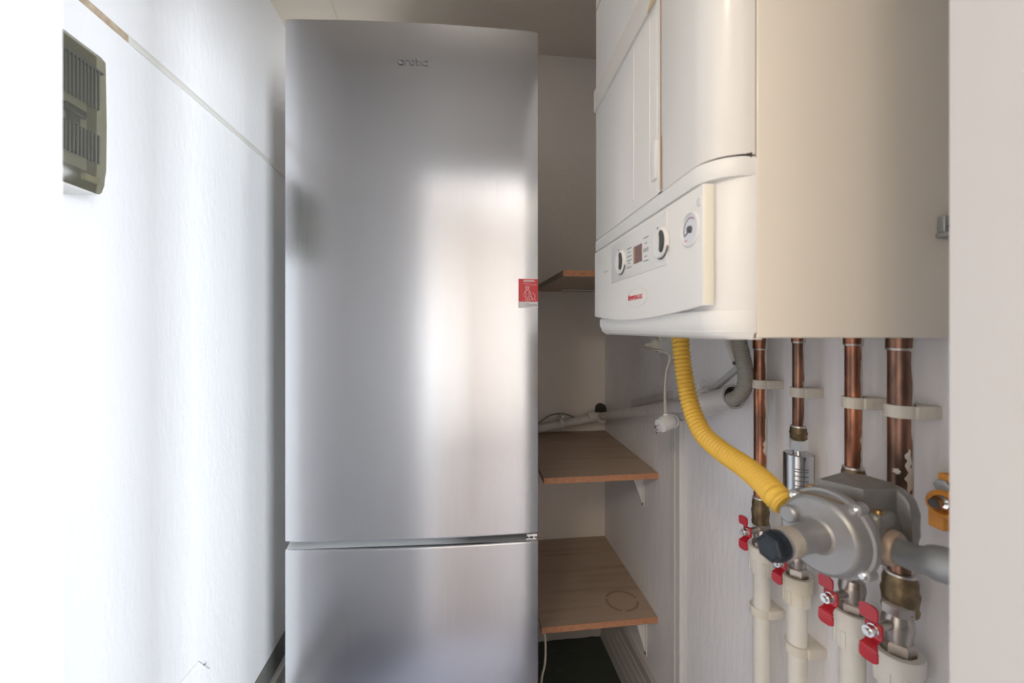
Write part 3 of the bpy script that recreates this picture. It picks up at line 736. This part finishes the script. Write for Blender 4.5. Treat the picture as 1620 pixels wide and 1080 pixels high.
lab_clip = ['beige clip holding the leftmost copper pipe to the wall', 'beige clip holding the second copper pipe from the left',
            'beige clip holding the third copper pipe from the left', 'beige clip holding the rightmost copper pipe']
for i, s in enumerate(specs):
    x, y, d = axis_pt(s['px'], s['off']); r = s['r']; s['xyz'] = (x, y, d)
    z1 = zat(s['y1'], d); zt = CAMZ-.005
    t = thing('copper_pipe', (x, y, z1), lab_c[i], 'pipe', 'copper pipes under the boiler')
    g = MB(); n = 24
    g.lathe((x, y, z1), (0, 0, 1), [(0, r), (zt-z1, r)], 28)
    obj('pipe', g, M[s['m']], t, 35, (x, y, z1))
    zr = zat((552, 541, 545, 552)[i], d)
    obj('coupling', MB().lathe((x, y, zr), (0, 0, 1), [(0, r+.0003), (0, r+.0018), (zt-zr, r+.0018)], 28), M['copper' if i != 3 else 'copper2'], t, 35, (x, y, zr))
    obj('solder_ring', MB().lathe((x, y, zr-.0018), (0, 0, 1), [(0, r), (.0005, r+.0015), (.003, r+.0020), (.0042, r)], 28), M['solder'], t)
    # cream paint blotches left on the side that faces the wall
    w_ = Vector((x, y, 0)).normalized(); rg_ = Vector((w_.y, -w_.x, 0))
    for (py, sc_, wd, ht) in ([(705, .62, .5, .030), (666, .75, .3, .014)], [(610, .82, .35, .020)], [(700, .86, .34, .050), (575, .88, .3, .030)], [(724, .60, .50, .030), (752, .68, .62, .034), (742, -.25, .55, .007), (815, .55, .45, .030), (790, .80, .35, .018), (545, .80, .4, .018)])[i]:
        th = math.asin(sc_); zz0 = zat(py, d); rows = []
        for k in range(9):
            f = -1+k/4; hw = wd*.5*math.sqrt(max(.02, 1-f*f*.97))*(1+.25*math.sin(k*2.3+py)); off = .10*math.sin(k*1.7+py)
            rows.append([Vector((x, y, zz0+f*ht/2))+(rg_*math.sin(th+off+hw*q)-w_*math.cos(th+off+hw*q))*(r+.00035) for q in (-1, -.5, 0, .5, 1)])
        obj('paint_patch', MB().grid(rows), M['clip'], t, 60)
    # old brass fitting at the foot
    hb = (.050, .020, .034, .050)[i]; rb = r+(.0035, .0042, .0045, .006)[i]
    pf = [(0, rb*.98), (hb*.10, rb*1.02), (hb*.16, rb*.94), (hb*.35, rb), (hb*.5, rb*1.06), (hb*.62, rb*.96), (hb*.8, rb*.97), (hb*.9, rb*.90), (hb, rb*.88)]
    obj('brass_fitting', MB().lathe((x, y, z1-hb+.006), (0, 0, 1), pf, 24), M['brass'], t)
    obj('solder_ring', MB().lathe((x, y, z1+.005), (0, 0, 1), [(0, r), (.0003, rb*.92), (.0028, rb*.88), (.0035, r)], 28), M['solder'], t)
    clip(x, y, zat(s['clip'], d), r+.0005, lab_clip[i], 'beige clips on the copper pipes')
# steel canister and chrome nut on the second pipe
x, y, d = specs[1]['xyz']; zn1, zn0 = zat(694, d), zat(711, d)
z_ct, z_cb = zat(716, d), zat(800, d)
t = thing('filter_canister', (x, y, z_cb), 'shiny steel cylinder hanging on the second copper pipe behind the regulator', 'canister')
obj('nut', MB().lathe((x, y, zn0), (0, 0, 1), [(0, .0125), (.001, .0140), (zn1-zn0-.002, .0140), (zn1-zn0, .0120)], 6, ang0=.5), M['chrome'], t, 20)
obj('stem', MB().cyl((x, y, z_ct-.002), (x, y, zn0+.002), .0085, 24), M['chrome'], t)
obj('cylinder', MB().lathe((x, y, z_cb), (0, 0, 1), [(0, .021), (.002, .0225), (z_ct-z_cb-.0015, .0225), (z_ct-z_cb, .0205), (z_ct-z_cb, 0)], 40), M['steel'], t)
mb = MB()
for k, (py, wd) in enumerate(((737, .014), (741, .010), (748, .016), (755, .012), (763, .015))):
    zz = zat(py, d); a0 = 3.75
    pts = [Vector((x+.0227*math.cos(a0+q*.9/6), y+.0227*math.sin(a0+q*.9/6), zz)) for q in range(7)]
    for p, q in zip(pts, pts[1:]): mb.prism([p, q, q+UP*.0012, p+UP*.0012], (p-Vector((x, y, zz))).normalized()*.0003)
obj('label_print', mb, M['ink'], t, 0)
mb = MB(); a0 = -.7
prev = None
for k in range(9):
    zz = z_ct+.002-k*.0062; w_ = (.3, .45, .62, .5, .55, .62, .5, .34, .1)[k]
    mb.grid([[Vector((x+.0229*math.cos(a0-w_/2+w_*q/5), y+.0229*math.sin(a0-w_/2+w_*q/5), zz)) for q in range(6)], [Vector((x+.0229*math.cos(a0-w_*.5+w_*q/5), y+.0229*math.sin(a0-w_*.5+w_*q/5), zz-.0062)) for q in range(6)]])
obj('paint_patch', mb, M['clip'], t, 0)

# ball valves with red butterfly levers, plastic adapters and white pipes below
vs = [  # pipe px, off, valve top y, valve bottom y, lever px, lever y, collar top y, collar bot y, collar r, pipe r, lever scale
    dict(px=1205, off=.034, vt=828, vb=868, lx=1184, ly=836, ct=862, cb=904, cr=.0225, pr=.0150, s=1.0),
    dict(px=1261, off=.036, vt=862, vb=912, lx=1238, ly=884, ct=908, cb=952, cr=.0225, pr=.0152, s=1.0),
    dict(px=1348, off=.040, vt=900, vb=972, lx=1316, ly=935, ct=962, cb=1020, cr=.0240, pr=.0160, s=1.08),
    dict(px=1420, off=.044, vt=950, vb=1042, lx=1384, ly=983, ct=1026, cb=1080, cr=.0265, pr=.0175, s=1.12)]
where = ['leftmost', 'second from the left', 'third from the left', 'rightmost and lowest']
for i, s in enumerate(vs):
    x, y, d = axis_pt(s['px'], s['off']); zt, zb = zat(s['vt'], d), zat(s['vb'], d); zl = zat(s['ly'], d); L = zt-zb
    t = thing('ball_valve', (x, y, zb), 'nickel ball valve with a red butterfly lever, %s of the four' % where[i], 'valve', 'ball valves under the boiler')
    rv = .0135*s['s']
    obj('valve_body', MB().lathe((x, y, zb+L*.30), (0, 0, 1), [(0, rv*.9), (L*.12, rv), (L*.30, rv*1.16), (L*.42, rv*1.05), (L*.5, rv*.9), (L*.56, rv)], 28), M['nickel'], t)
    obj('hex_collar', MB().lathe((x, y, zb), (0, 0, 1), [(0, rv*1.22), (L*.30, rv*1.22), (L*.34, rv*1.05)], 6, ang0=.35), M['nickel'], t, 20)
    obj('hex_collar', MB().lathe((x, y, zt-L*.2), (0, 0, 1), [(0, rv*1.05), (L*.02, rv*1.2), (L*.16, rv*1.2), (L*.2, rv)], 6, ang0=.8), M['nickel'], t, 20)
    # stem towards the lever (pointing out of the wall)
    dirv = Vector((-1, -.18, 0)).normalized()
    lc = at(s['lx'], s['ly'], 1.0)-CAM
    # intersect lever column with the ray along dirv from the axis
    r_ = ray(s['lx'], s['ly']); den = dirv.x*r_.y-dirv.y*r_.x; q = (y*r_.x-x*r_.y)/den
    q = max(.02, min(.045, q))
    c = Vector((x, y, zl))+dirv*q
    obj('stem', MB().cyl(Vector((x, y, zl)), c+dirv*.003, .0055, 16), M['nickel'], t)
    a, u, v = dirv, dirv.cross(UP).normalized(), UP
    S_ = s['s']
    # lever: butterfly strip, hub set back against the valve, wings bent outward
    mb = MB(); K = 36; HL = .0315*S_; rows_o, rows_i = [], []
    for k in range(K+1):
        t_ = -HL+2*HL*k/K; q_ = abs(t_)/S_
        sm = min(1, max(0, (q_-.0075)/.0085)); sm = sm*sm*(3-2*sm)
        lift = .0125*sm
        hw = .0098
        if q_ < .0075: hw = .0092
        elif q_ < .0155: hw = .0092-.0026*math.sin(PI*(q_-.0075)/.008)
        elif q_ < .0185: hw = .0098-.0012*abs(math.sin(PI*(q_-.0155)/.003))
        if q_ > .0275: hw = .0098*math.sqrt(max(.12, 1-((q_-.0275)/.0047)**2))
        sh_ = -.0015*sm
        ring_o = [c+a*(lift+.0030)+u*((hw*e+sh_)*S_)+v*t_ for e in (-.93, 0, .93)]
        ring_i = [c+a*lift+u*((hw*e+sh_)*S_)+v*t_ for e in (.93, 0, -.93)]
        mid_r = c+a*(lift+.0015)+u*((hw+sh_)*S_)+v*t_; mid_l = c+a*(lift+.0015)+u*((-hw+sh_)*S_)+v*t_
        rows_o.append([mb.bm.verts.new(p) for p in ring_o+[mid_r]+ring_i+[mid_l]])
    for A, B in zip(rows_o, rows_o[1:]):
        for k in range(8): mb.bm.faces.new((A[k], A[(k+1) % 8], B[(k+1) % 8], B[k]))
    mb.bm.faces.new(rows_o[0][::-1]); mb.bm.faces.new(rows_o[-1])
    lev = obj('lever', mb, M['red'], t, 30); tag(lev, 'red butterfly lever')
    obj('screw', MB().lathe(c+a*.003, a, [(0, .0066*S_), (.0020, .0066*S_), (.0024, .0055*S_), (.0085, .0052*S_), (.0085, .0062*S_), (.0105, .0060*S_), (.0105, .0036*S_), (.0145, .0032*S_), (.0145, 0)], 18), M['chrome'], lev)
    for sg in (1, -1):
        mb = MB(); oo = c+a*.0156+v*(.0225*S_*sg)-u*.0015
        for k in (-1, 0, 1):
            stroke(mb, [(-.0032*S_, k*.0016*S_), (.0032*S_, k*.0016*S_)], .0006, u, v, oo-a*.0003, .0006)
        stroke(mb, [(0, -.0022*S_), (0, .0022*S_)], .0006, u, v, oo-a*.0003, .0006)
        obj('embossed_mark', mb, M['palered'], lev, 0)
    # plastic adapter and pipe
    zc1, zc0 = zat(s['ct'], d), zat(s['cb'], d); cr, pr = s['cr'], s['pr']; Lc = zc1-zc0
    w_ = thing('plastic_pipe', (x, y, 0), 'white plastic pipe with a wide collar under the %s ball valve' % where[i], 'pipe', 'white plastic pipes')
    obj('pipe', MB().cyl((x, y, .05), (x, y, zc0+.004), pr, 32), M['ppr'], w_)
    mb = MB().lathe((x, y, zc0), (0, 0, 1), [(0, pr), (.0008, cr*.90), (Lc*.5, cr*.92), (Lc*.52, cr), (Lc*.96, cr*1.03), (Lc, cr), (Lc, rv*1.25), (Lc-.003, rv*1.25), (Lc-.003, 0)], 36)
    for k in range(8):
        an = 2*PI*k/8+.3; cc = Vector((math.cos(an), math.sin(an), 0)); tt = Vector((-cc.y, cc.x, 0))
        mb.box((cr*.88, -.0030, .002), (cr*.965, .0030, Lc*.5), (cc, tt, UP), Vector((x, y, zc0)), .0008)
    obj('collar', mb, M['pprold' if i == 1 else 'ppr'], w_, 35)
    s['xyz'] = (x, y, d)
clip(*specs[0]['xyz'][:2], zat(965, vs[0]['xyz'][2]), .0156, 'white clip on the leftmost plastic pipe, below its collar', 'clips on the plastic pipes')
x, y, d = vs[1]['xyz']; clip(x, y, zat(1022, d), .0158, 'white clip on the second plastic pipe from the left, at the bottom edge', 'clips on the plastic pipes')

# ================================================================== GAS REGULATOR
n_ = Vector((-.97, -.24, 0)).normalized(); tn = Vector((-n_.y, n_.x, 0))       # tn: along the disc, roughly +/-Y
if tn.y < 0: tn = -tn
C0 = at(1291, 846, .452)
rg = thing('gas_regulator', C0+Vector((.06, 0, -.07)), 'grey cast metal gas regulator with a round housing, in front of the pipes', 'gas regulator')
b_ = -n_
hs = MB().lathe(C0, b_, [(0, 0), (0, .038), (.0015, .0405), (.005, .0425), (.018, .0440), (.0185, .0470), (.0220, .0478), (.0228, .0474), (.0262, .0478), (.027, .0445), (.034, .0430), (.046, .036), (.052, .030), (.052, 0)], 56)
hob = obj('diaphragm_housing', hs, M['cast'], rg, 30)
st_ = MB().lathe(C0+b_*.002, n_, [(0, .0225), (.004, .0175), (.010, .0155), (.040, .0148), (.040, .0152), (.064, .0150), (.066, .0140)], 36)
obj('spring_tube', st_, M['cast'], rg, 30)
obj('tube_ring', MB().lathe(C0+n_*.038, n_, [(0, .0151), (0, .0158), (.016, .0158), (.016, .0151)], 36), M['clipdirty'], rg, 30)
obj('adjusting_cap', MB().lathe(C0+n_*.061, n_, [(0, .0150), (.003, .0160), (.006, .0160), (.006, .0148), (.013, .0145), (.0145, .0125), (.0132, .0112), (.0132, 0)], 6, ang0=.2).lathe(C0+n_*.059, n_, [(0, .0155), (.004, .0160), (.006, .0155)], 30), M['bluedark'], rg, 25)
for k in range(4):
    an = math.radians((128, 38, -52, 218)[k]); rr = .0455
    c = C0+b_*.0185+tn*(math.cos(an)*rr)*1+UP*math.sin(an)*rr
    mb = MB().lathe(c+b_*.011, n_, [(0, .0068), (.0125, .0068), (.0135, .006)], 20); lug = obj('lug', mb, M['cast'], rg)
    sc_ = obj('screw', MB().lathe(c+n_*.0024, n_, [(0, .0046), (.0018, .0044), (.0030, .0030), (.0030, 0)], 18), M['chrome'], lug)
    mb = MB().box((-.003, -.0005, 0), (.003, .0005, .0003), (tn, UP, n_), c+n_*.0054); mb.box((-.0005, -.003, 0), (.0005, .003, .0003), (tn, UP, n_), c+n_*.0054)
# body casting along the wall direction (Y) behind the housing
Bc = C0+b_*.074
mb = MB().lathe(C0+b_*.045, b_, [(0, .033), (.012, .028), (.05, .030), (.062, .034)], 36)
mb.box((-.030, -.030, -.018), (.030, .024, .020), (tn, UP, b_), Bc, .008)
obj('body', mb, M['castdark'], rg, 35)
mb = MB()      # rear cover: rounded square flange, arched
q = []
for k in range(40):
    an = 2*PI*k/40; rr = .039+.007*abs(math.sin(2*an))**2
    q.append(C0+b_*.096+tn*(math.cos(an)*rr)+UP*(math.sin(an)*rr+.008))
mb.prism(q, b_*.016, .003); mb.lathe(C0+b_*.112+UP*.008, b_, [(0, .036), (.006, .032), (.009, .02), (.009, 0)], 40)
mb.prism([C0+b_*.05+tn*.030+UP*.046, C0+b_*.05-tn*.018+UP*.050, C0+b_*.100-tn*.026+UP*.046, C0+b_*.100+tn*.030+UP*.049][::-1], UP*-.035, .003)
obj('rear_cover', mb, M['castdark'], rg, 35)
# inlet boss (near side), copper washer, outlet boss (far side)
pin = Bc-tn*.018+UP*(-.012)
obj('inlet_boss', MB().lathe(pin+tn*.02, -tn, [(0, .024), (.026, .0235), (.028, .022), (.033, .022)], 8, ang0=.39).lathe(pin+tn*.01, -tn, [(0, .02), (.010, .021)], 28), M['castdark'], rg, 30)
obj('washer', MB().lathe(pin-tn*.0125, -tn, [(0, .0190), (.005, .0190), (.008, .0170), (.008, .013)], 28), mat('washer_tan', (.50, .37, .27), .4, metal=.3), rg)
pout = at(1258, 800, .500)
obj('outlet_boss', MB().tube([Bc+UP*.0, Bc+tn*.04+UP*.012, pout+Vector((.008, .0, -.006)), pout], [.018, .017, .0165, .0155], 20), M['castdark'], rg, 35)
obj('outlet_plug', MB().lathe(at(1250, 812, .478), n_, [(-.012, .010), (.004, .010), (.006, .008), (.006, 0)], 20), M['cast'], rg)
for nm, p in (('test_nipple', at(1283, 771, .51)), ('test_nipple', at(1389, 812, .455))):
    obj(nm, MB().lathe(p-UP*.018, UP, [(0, .0075), (.008, .0075), (.009, .0048), (.020, .0048), (.0215, .004), (.0215, 0)], 20), M['brassbright'], rg)
P = [at(1262, 776, .440), at(1285, 781, .437), at(1310, 788, .437), at(1340, 798, .44)]
obj('seal_wire', MB().tube(curve(P, .004), .0007, 6), M['brassbright'], rg)
# galvanised inlet pipe with elbow into the wall
p0 = pin-tn*.006; p1 = at(1450, 884, .425); p2 = at(1492, 893, .398)
gp = thing('gas_pipe', p1-UP*.02, 'thick galvanised gas pipe running from the regulator to the right door jamb', 'pipe')
obj('pipe', MB().tube([p0, p0.lerp(p1, .5), p1, p2], [.0132, .0134, .0138, .0142], 28), M['galv'], gp)
e1 = p2+(p2-p1).normalized()*.004
P = [p2-(p2-p1)*.2, e1, e1+Vector((.012, -.016, .0)), e1+Vector((.05, -.024, .002)), Vector((XR, e1.y-.024, e1.z+.002))]
obj('elbow', MB().tube(curve(P, .006), .0168, 28), M['galv'], gp)
# orange plastic bracket on the wall
og = thing('orange_clamp', (XR-.02, wpt(1485, 790).y, wpt(1485, 835).z), 'orange plastic pipe clamp on the wall by the right door jamb', 'clamp')
def ob(x0, y0, x1, y1, o0, o1, bev=.002):
    yA, yB2 = wp(x1, 800, .03).y, wp(x0, 800, .03).y; d = .03
    pm_ = wp((x0+x1)/2, y0, .03); pn_ = wp((x0+x1)/2, y1, .03)
    return MB().box((XR-o1, yA, pn_.z), (XR-o0, yB2, pm_.z), bevel=bev)
mb = ob(1467, 806, 1494, 836, 0, .030); obj('lower_arm', mb, M['orange'], og)
mb = ob(1478, 752, 1512, 815, 0, .026); obj('upper_arm', mb, M['orange'], og)
cc_ = wp(1480, 794, .036); mb = MB().lathe(cc_+Vector((.03, .0, 0)), (-1, -.25, 0), [(0, .0165), (.030, .0165), (.033, .0145), (.033, .0115), (.020, .011), (.020, 0)], 32); obj('ring', mb, M['orange'], og)
obj('bolt', MB().lathe(cc_+Vector((.012, .002, 0)), (-1, -.25, 0), [(0, .0095), (.008, .0095), (.009, .006), (.018, .006), (.018, 0)], 24), M['chrome'], og)
obj('bolt', MB().lathe(wp(1493, 768, .028), (-1, -.2, 0), [(0, .008), (.005, .008), (.006, .006), (.006, 0)], 6), M['galv'], og)

# ================================================================== CONSUMER UNIT on the left wall
XF = XL+.068
A = on_x(98, 38, XF); Bf = on_x(168, 90, XF); Cf = on_x(168, 308, XF); ytop = (A.z+Bf.z)/2; yb0 = (on_x(98, 283, XF).z+Cf.z)/2
Y0, Y1, Z0, Z1 = Bf.y-.20, Bf.y, yb0, ytop
cu_ = thing('fuse_box', (XL, (Y0+Y1)/2, Z0), 'smoked-cover electrical fuse box on the left wall beside the door jamb', 'fuse box')
obj('base', MB().box((XL, Y0, Z0-.002), (XF-.012, Y1-.001, Z1-.001), bevel=.003), M['white'], cu_)
N = 24
cvr = MB()
prof_ = []   # vertical profile of the cover (x, z): bulges, curls in at the bottom
for x_, z_ in ((XF-.010, Z1), (XF-.006, Z1-.002), (XF, Z1-.010), (XF+.001, (Z0+Z1)/2), (XF, Z0+.04), (XF-.002, Z0+.015), (XF-.006, Z0+.003), (XF-.010, Z0)): prof_.append((x_, z_))
cvr.prism([(x_, Y0, z_) for x_, z_ in prof_], (0, Y1-Y0, 0), .0015)
cv_ = obj('smoked_cover', cvr, M['smoke'], cu_, 30); tag(cv_, 'smoked translucent cover')
HH = Z1-Z0
obj('cover_rim', MB().box((XF-.004, Y0, Z1-.034), (XF+.0012, Y1-.006, Z1-.031)), M['knobdark'], cv_)
for zz0, zz1, k0 in ((Z1-.42*HH, Z1-.14*HH, 0), (Z0+.20*HH, Z0+.40*HH, 3)):
    mb = MB()
    for k in range(22):
        yy = Y1-.016-k*.0064; mb.box((XF-.001, yy, zz0), (XF+.0014, yy+.0022, zz1))
    obj('cover_ribs', mb, M['rib'], cv_, 0)
obj('breaker_block', MB().box((XF-.0118, Y0+.01, Z0+.03), (XF-.009, Y1-.025, Z1-.03)), mat('breaker_grey', (.42, .42, .36), .5), cu_)
obj('main_switch', MB().box((XF-.010, Y1-.068, Z0+.47*HH), (XF-.0015, Y1-.032, Z0+.53*HH), bevel=.003).box((XF-.010, Y1-.060, Z0+.41*HH), (XF-.002, Y1-.043, Z0+.48*HH), bevel=.002), M['black'], cu_)
obj('yellow_tab', MB().box((XF-.0115, Y1-.034, Z0+.06*HH), (XF-.003, Y1-.008, Z0+.11*HH), bevel=.002), M['beige'], cu_)

# small plastic strip low on the left wall, cable under the shelf
q = [on_x(a_, b_, XL) for a_, b_ in ((280, 1085), (313, 1046), (331, 1058), (312, 1085))]
o = obj('plastic_strip', MB().prism(q, (.002, 0, 0), .0006), M['wall'], None, 0); tag(o, 'short white plastic strip with a screw low on the left wall', 'strip')
obj('screw', MB().cyl(on_x(320, 1055, XL)+Vector((.004, 0, 0)), on_x(320, 1055, XL)+Vector((.0085, 0, 0)), .003, 12), M['conduit'], o)
P = [at(861, 1000, 1.24), at(863, 1020, 1.24), at(862, 1050, 1.23), at(856, 1085, 1.22)]; P.append(Vector((P[-1].x-.01, P[-1].y, .004)))
tag(obj('hanging_cable', MB().tube(curve(P, .01), .0032, 8), M['cable']), 'pale cable hanging below the lowest shelf beside the fridge', 'cable')

# ================================================================== LIGHT
def area(name, loc, rot, sx, sy, power, col, spread=PI):
    l = bpy.data.lights.new(name, 'AREA'); l.shape = 'RECTANGLE'; l.size = sx; l.size_y = sy; l.energy = power; l.color = col; l.spread = spread
    o = bpy.data.objects.new(name, l); COL.objects.link(o); o.location = loc; o.rotation_euler = rot; return o
area('window_daylight', (HX1+.09, (WY0+WY1)/2, (WZ0+WZ1)/2), (PI/2, 0, PI/2), WY1-WY0-.1, WZ1-WZ0-.1, 70, (.90, .95, 1.0))
area('balcony_daylight', ((BX0+BX1)/2, HY0-.09, (BZ0+BZ1)/2), (PI/2, 0, 0), BX1-BX0-.06, BZ1-BZ0-.06, 136, (.90, .95, 1.0))
area('closet_fill_light', (.02, .72, ZC-.015), (0, 0, 0), .30, .30, .45, (1.0, .92, .84))  # weak fill added to lift the shaded walls; the closet has no lamp here
area('hall_fill_light', (-1.1, -1.6, 2.58), (0, 0, 0), .6, .6, 14, (1.0, .86, .68))  # added warm fill that brightens the unseen hall, not a known fixture
w = bpy.data.worlds.new('world'); SC.world = w; w.use_nodes = True
w.node_tree.nodes['Background'].inputs[0].default_value = (.75, .86, 1, 1); w.node_tree.nodes['Background'].inputs[1].default_value = 1.5
SC.view_settings.view_transform = 'Standard'; SC.view_settings.look = 'None'; SC.view_settings.exposure = 1.5; SC.view_settings.gamma = 1
SC.view_settings.use_curve_mapping = False
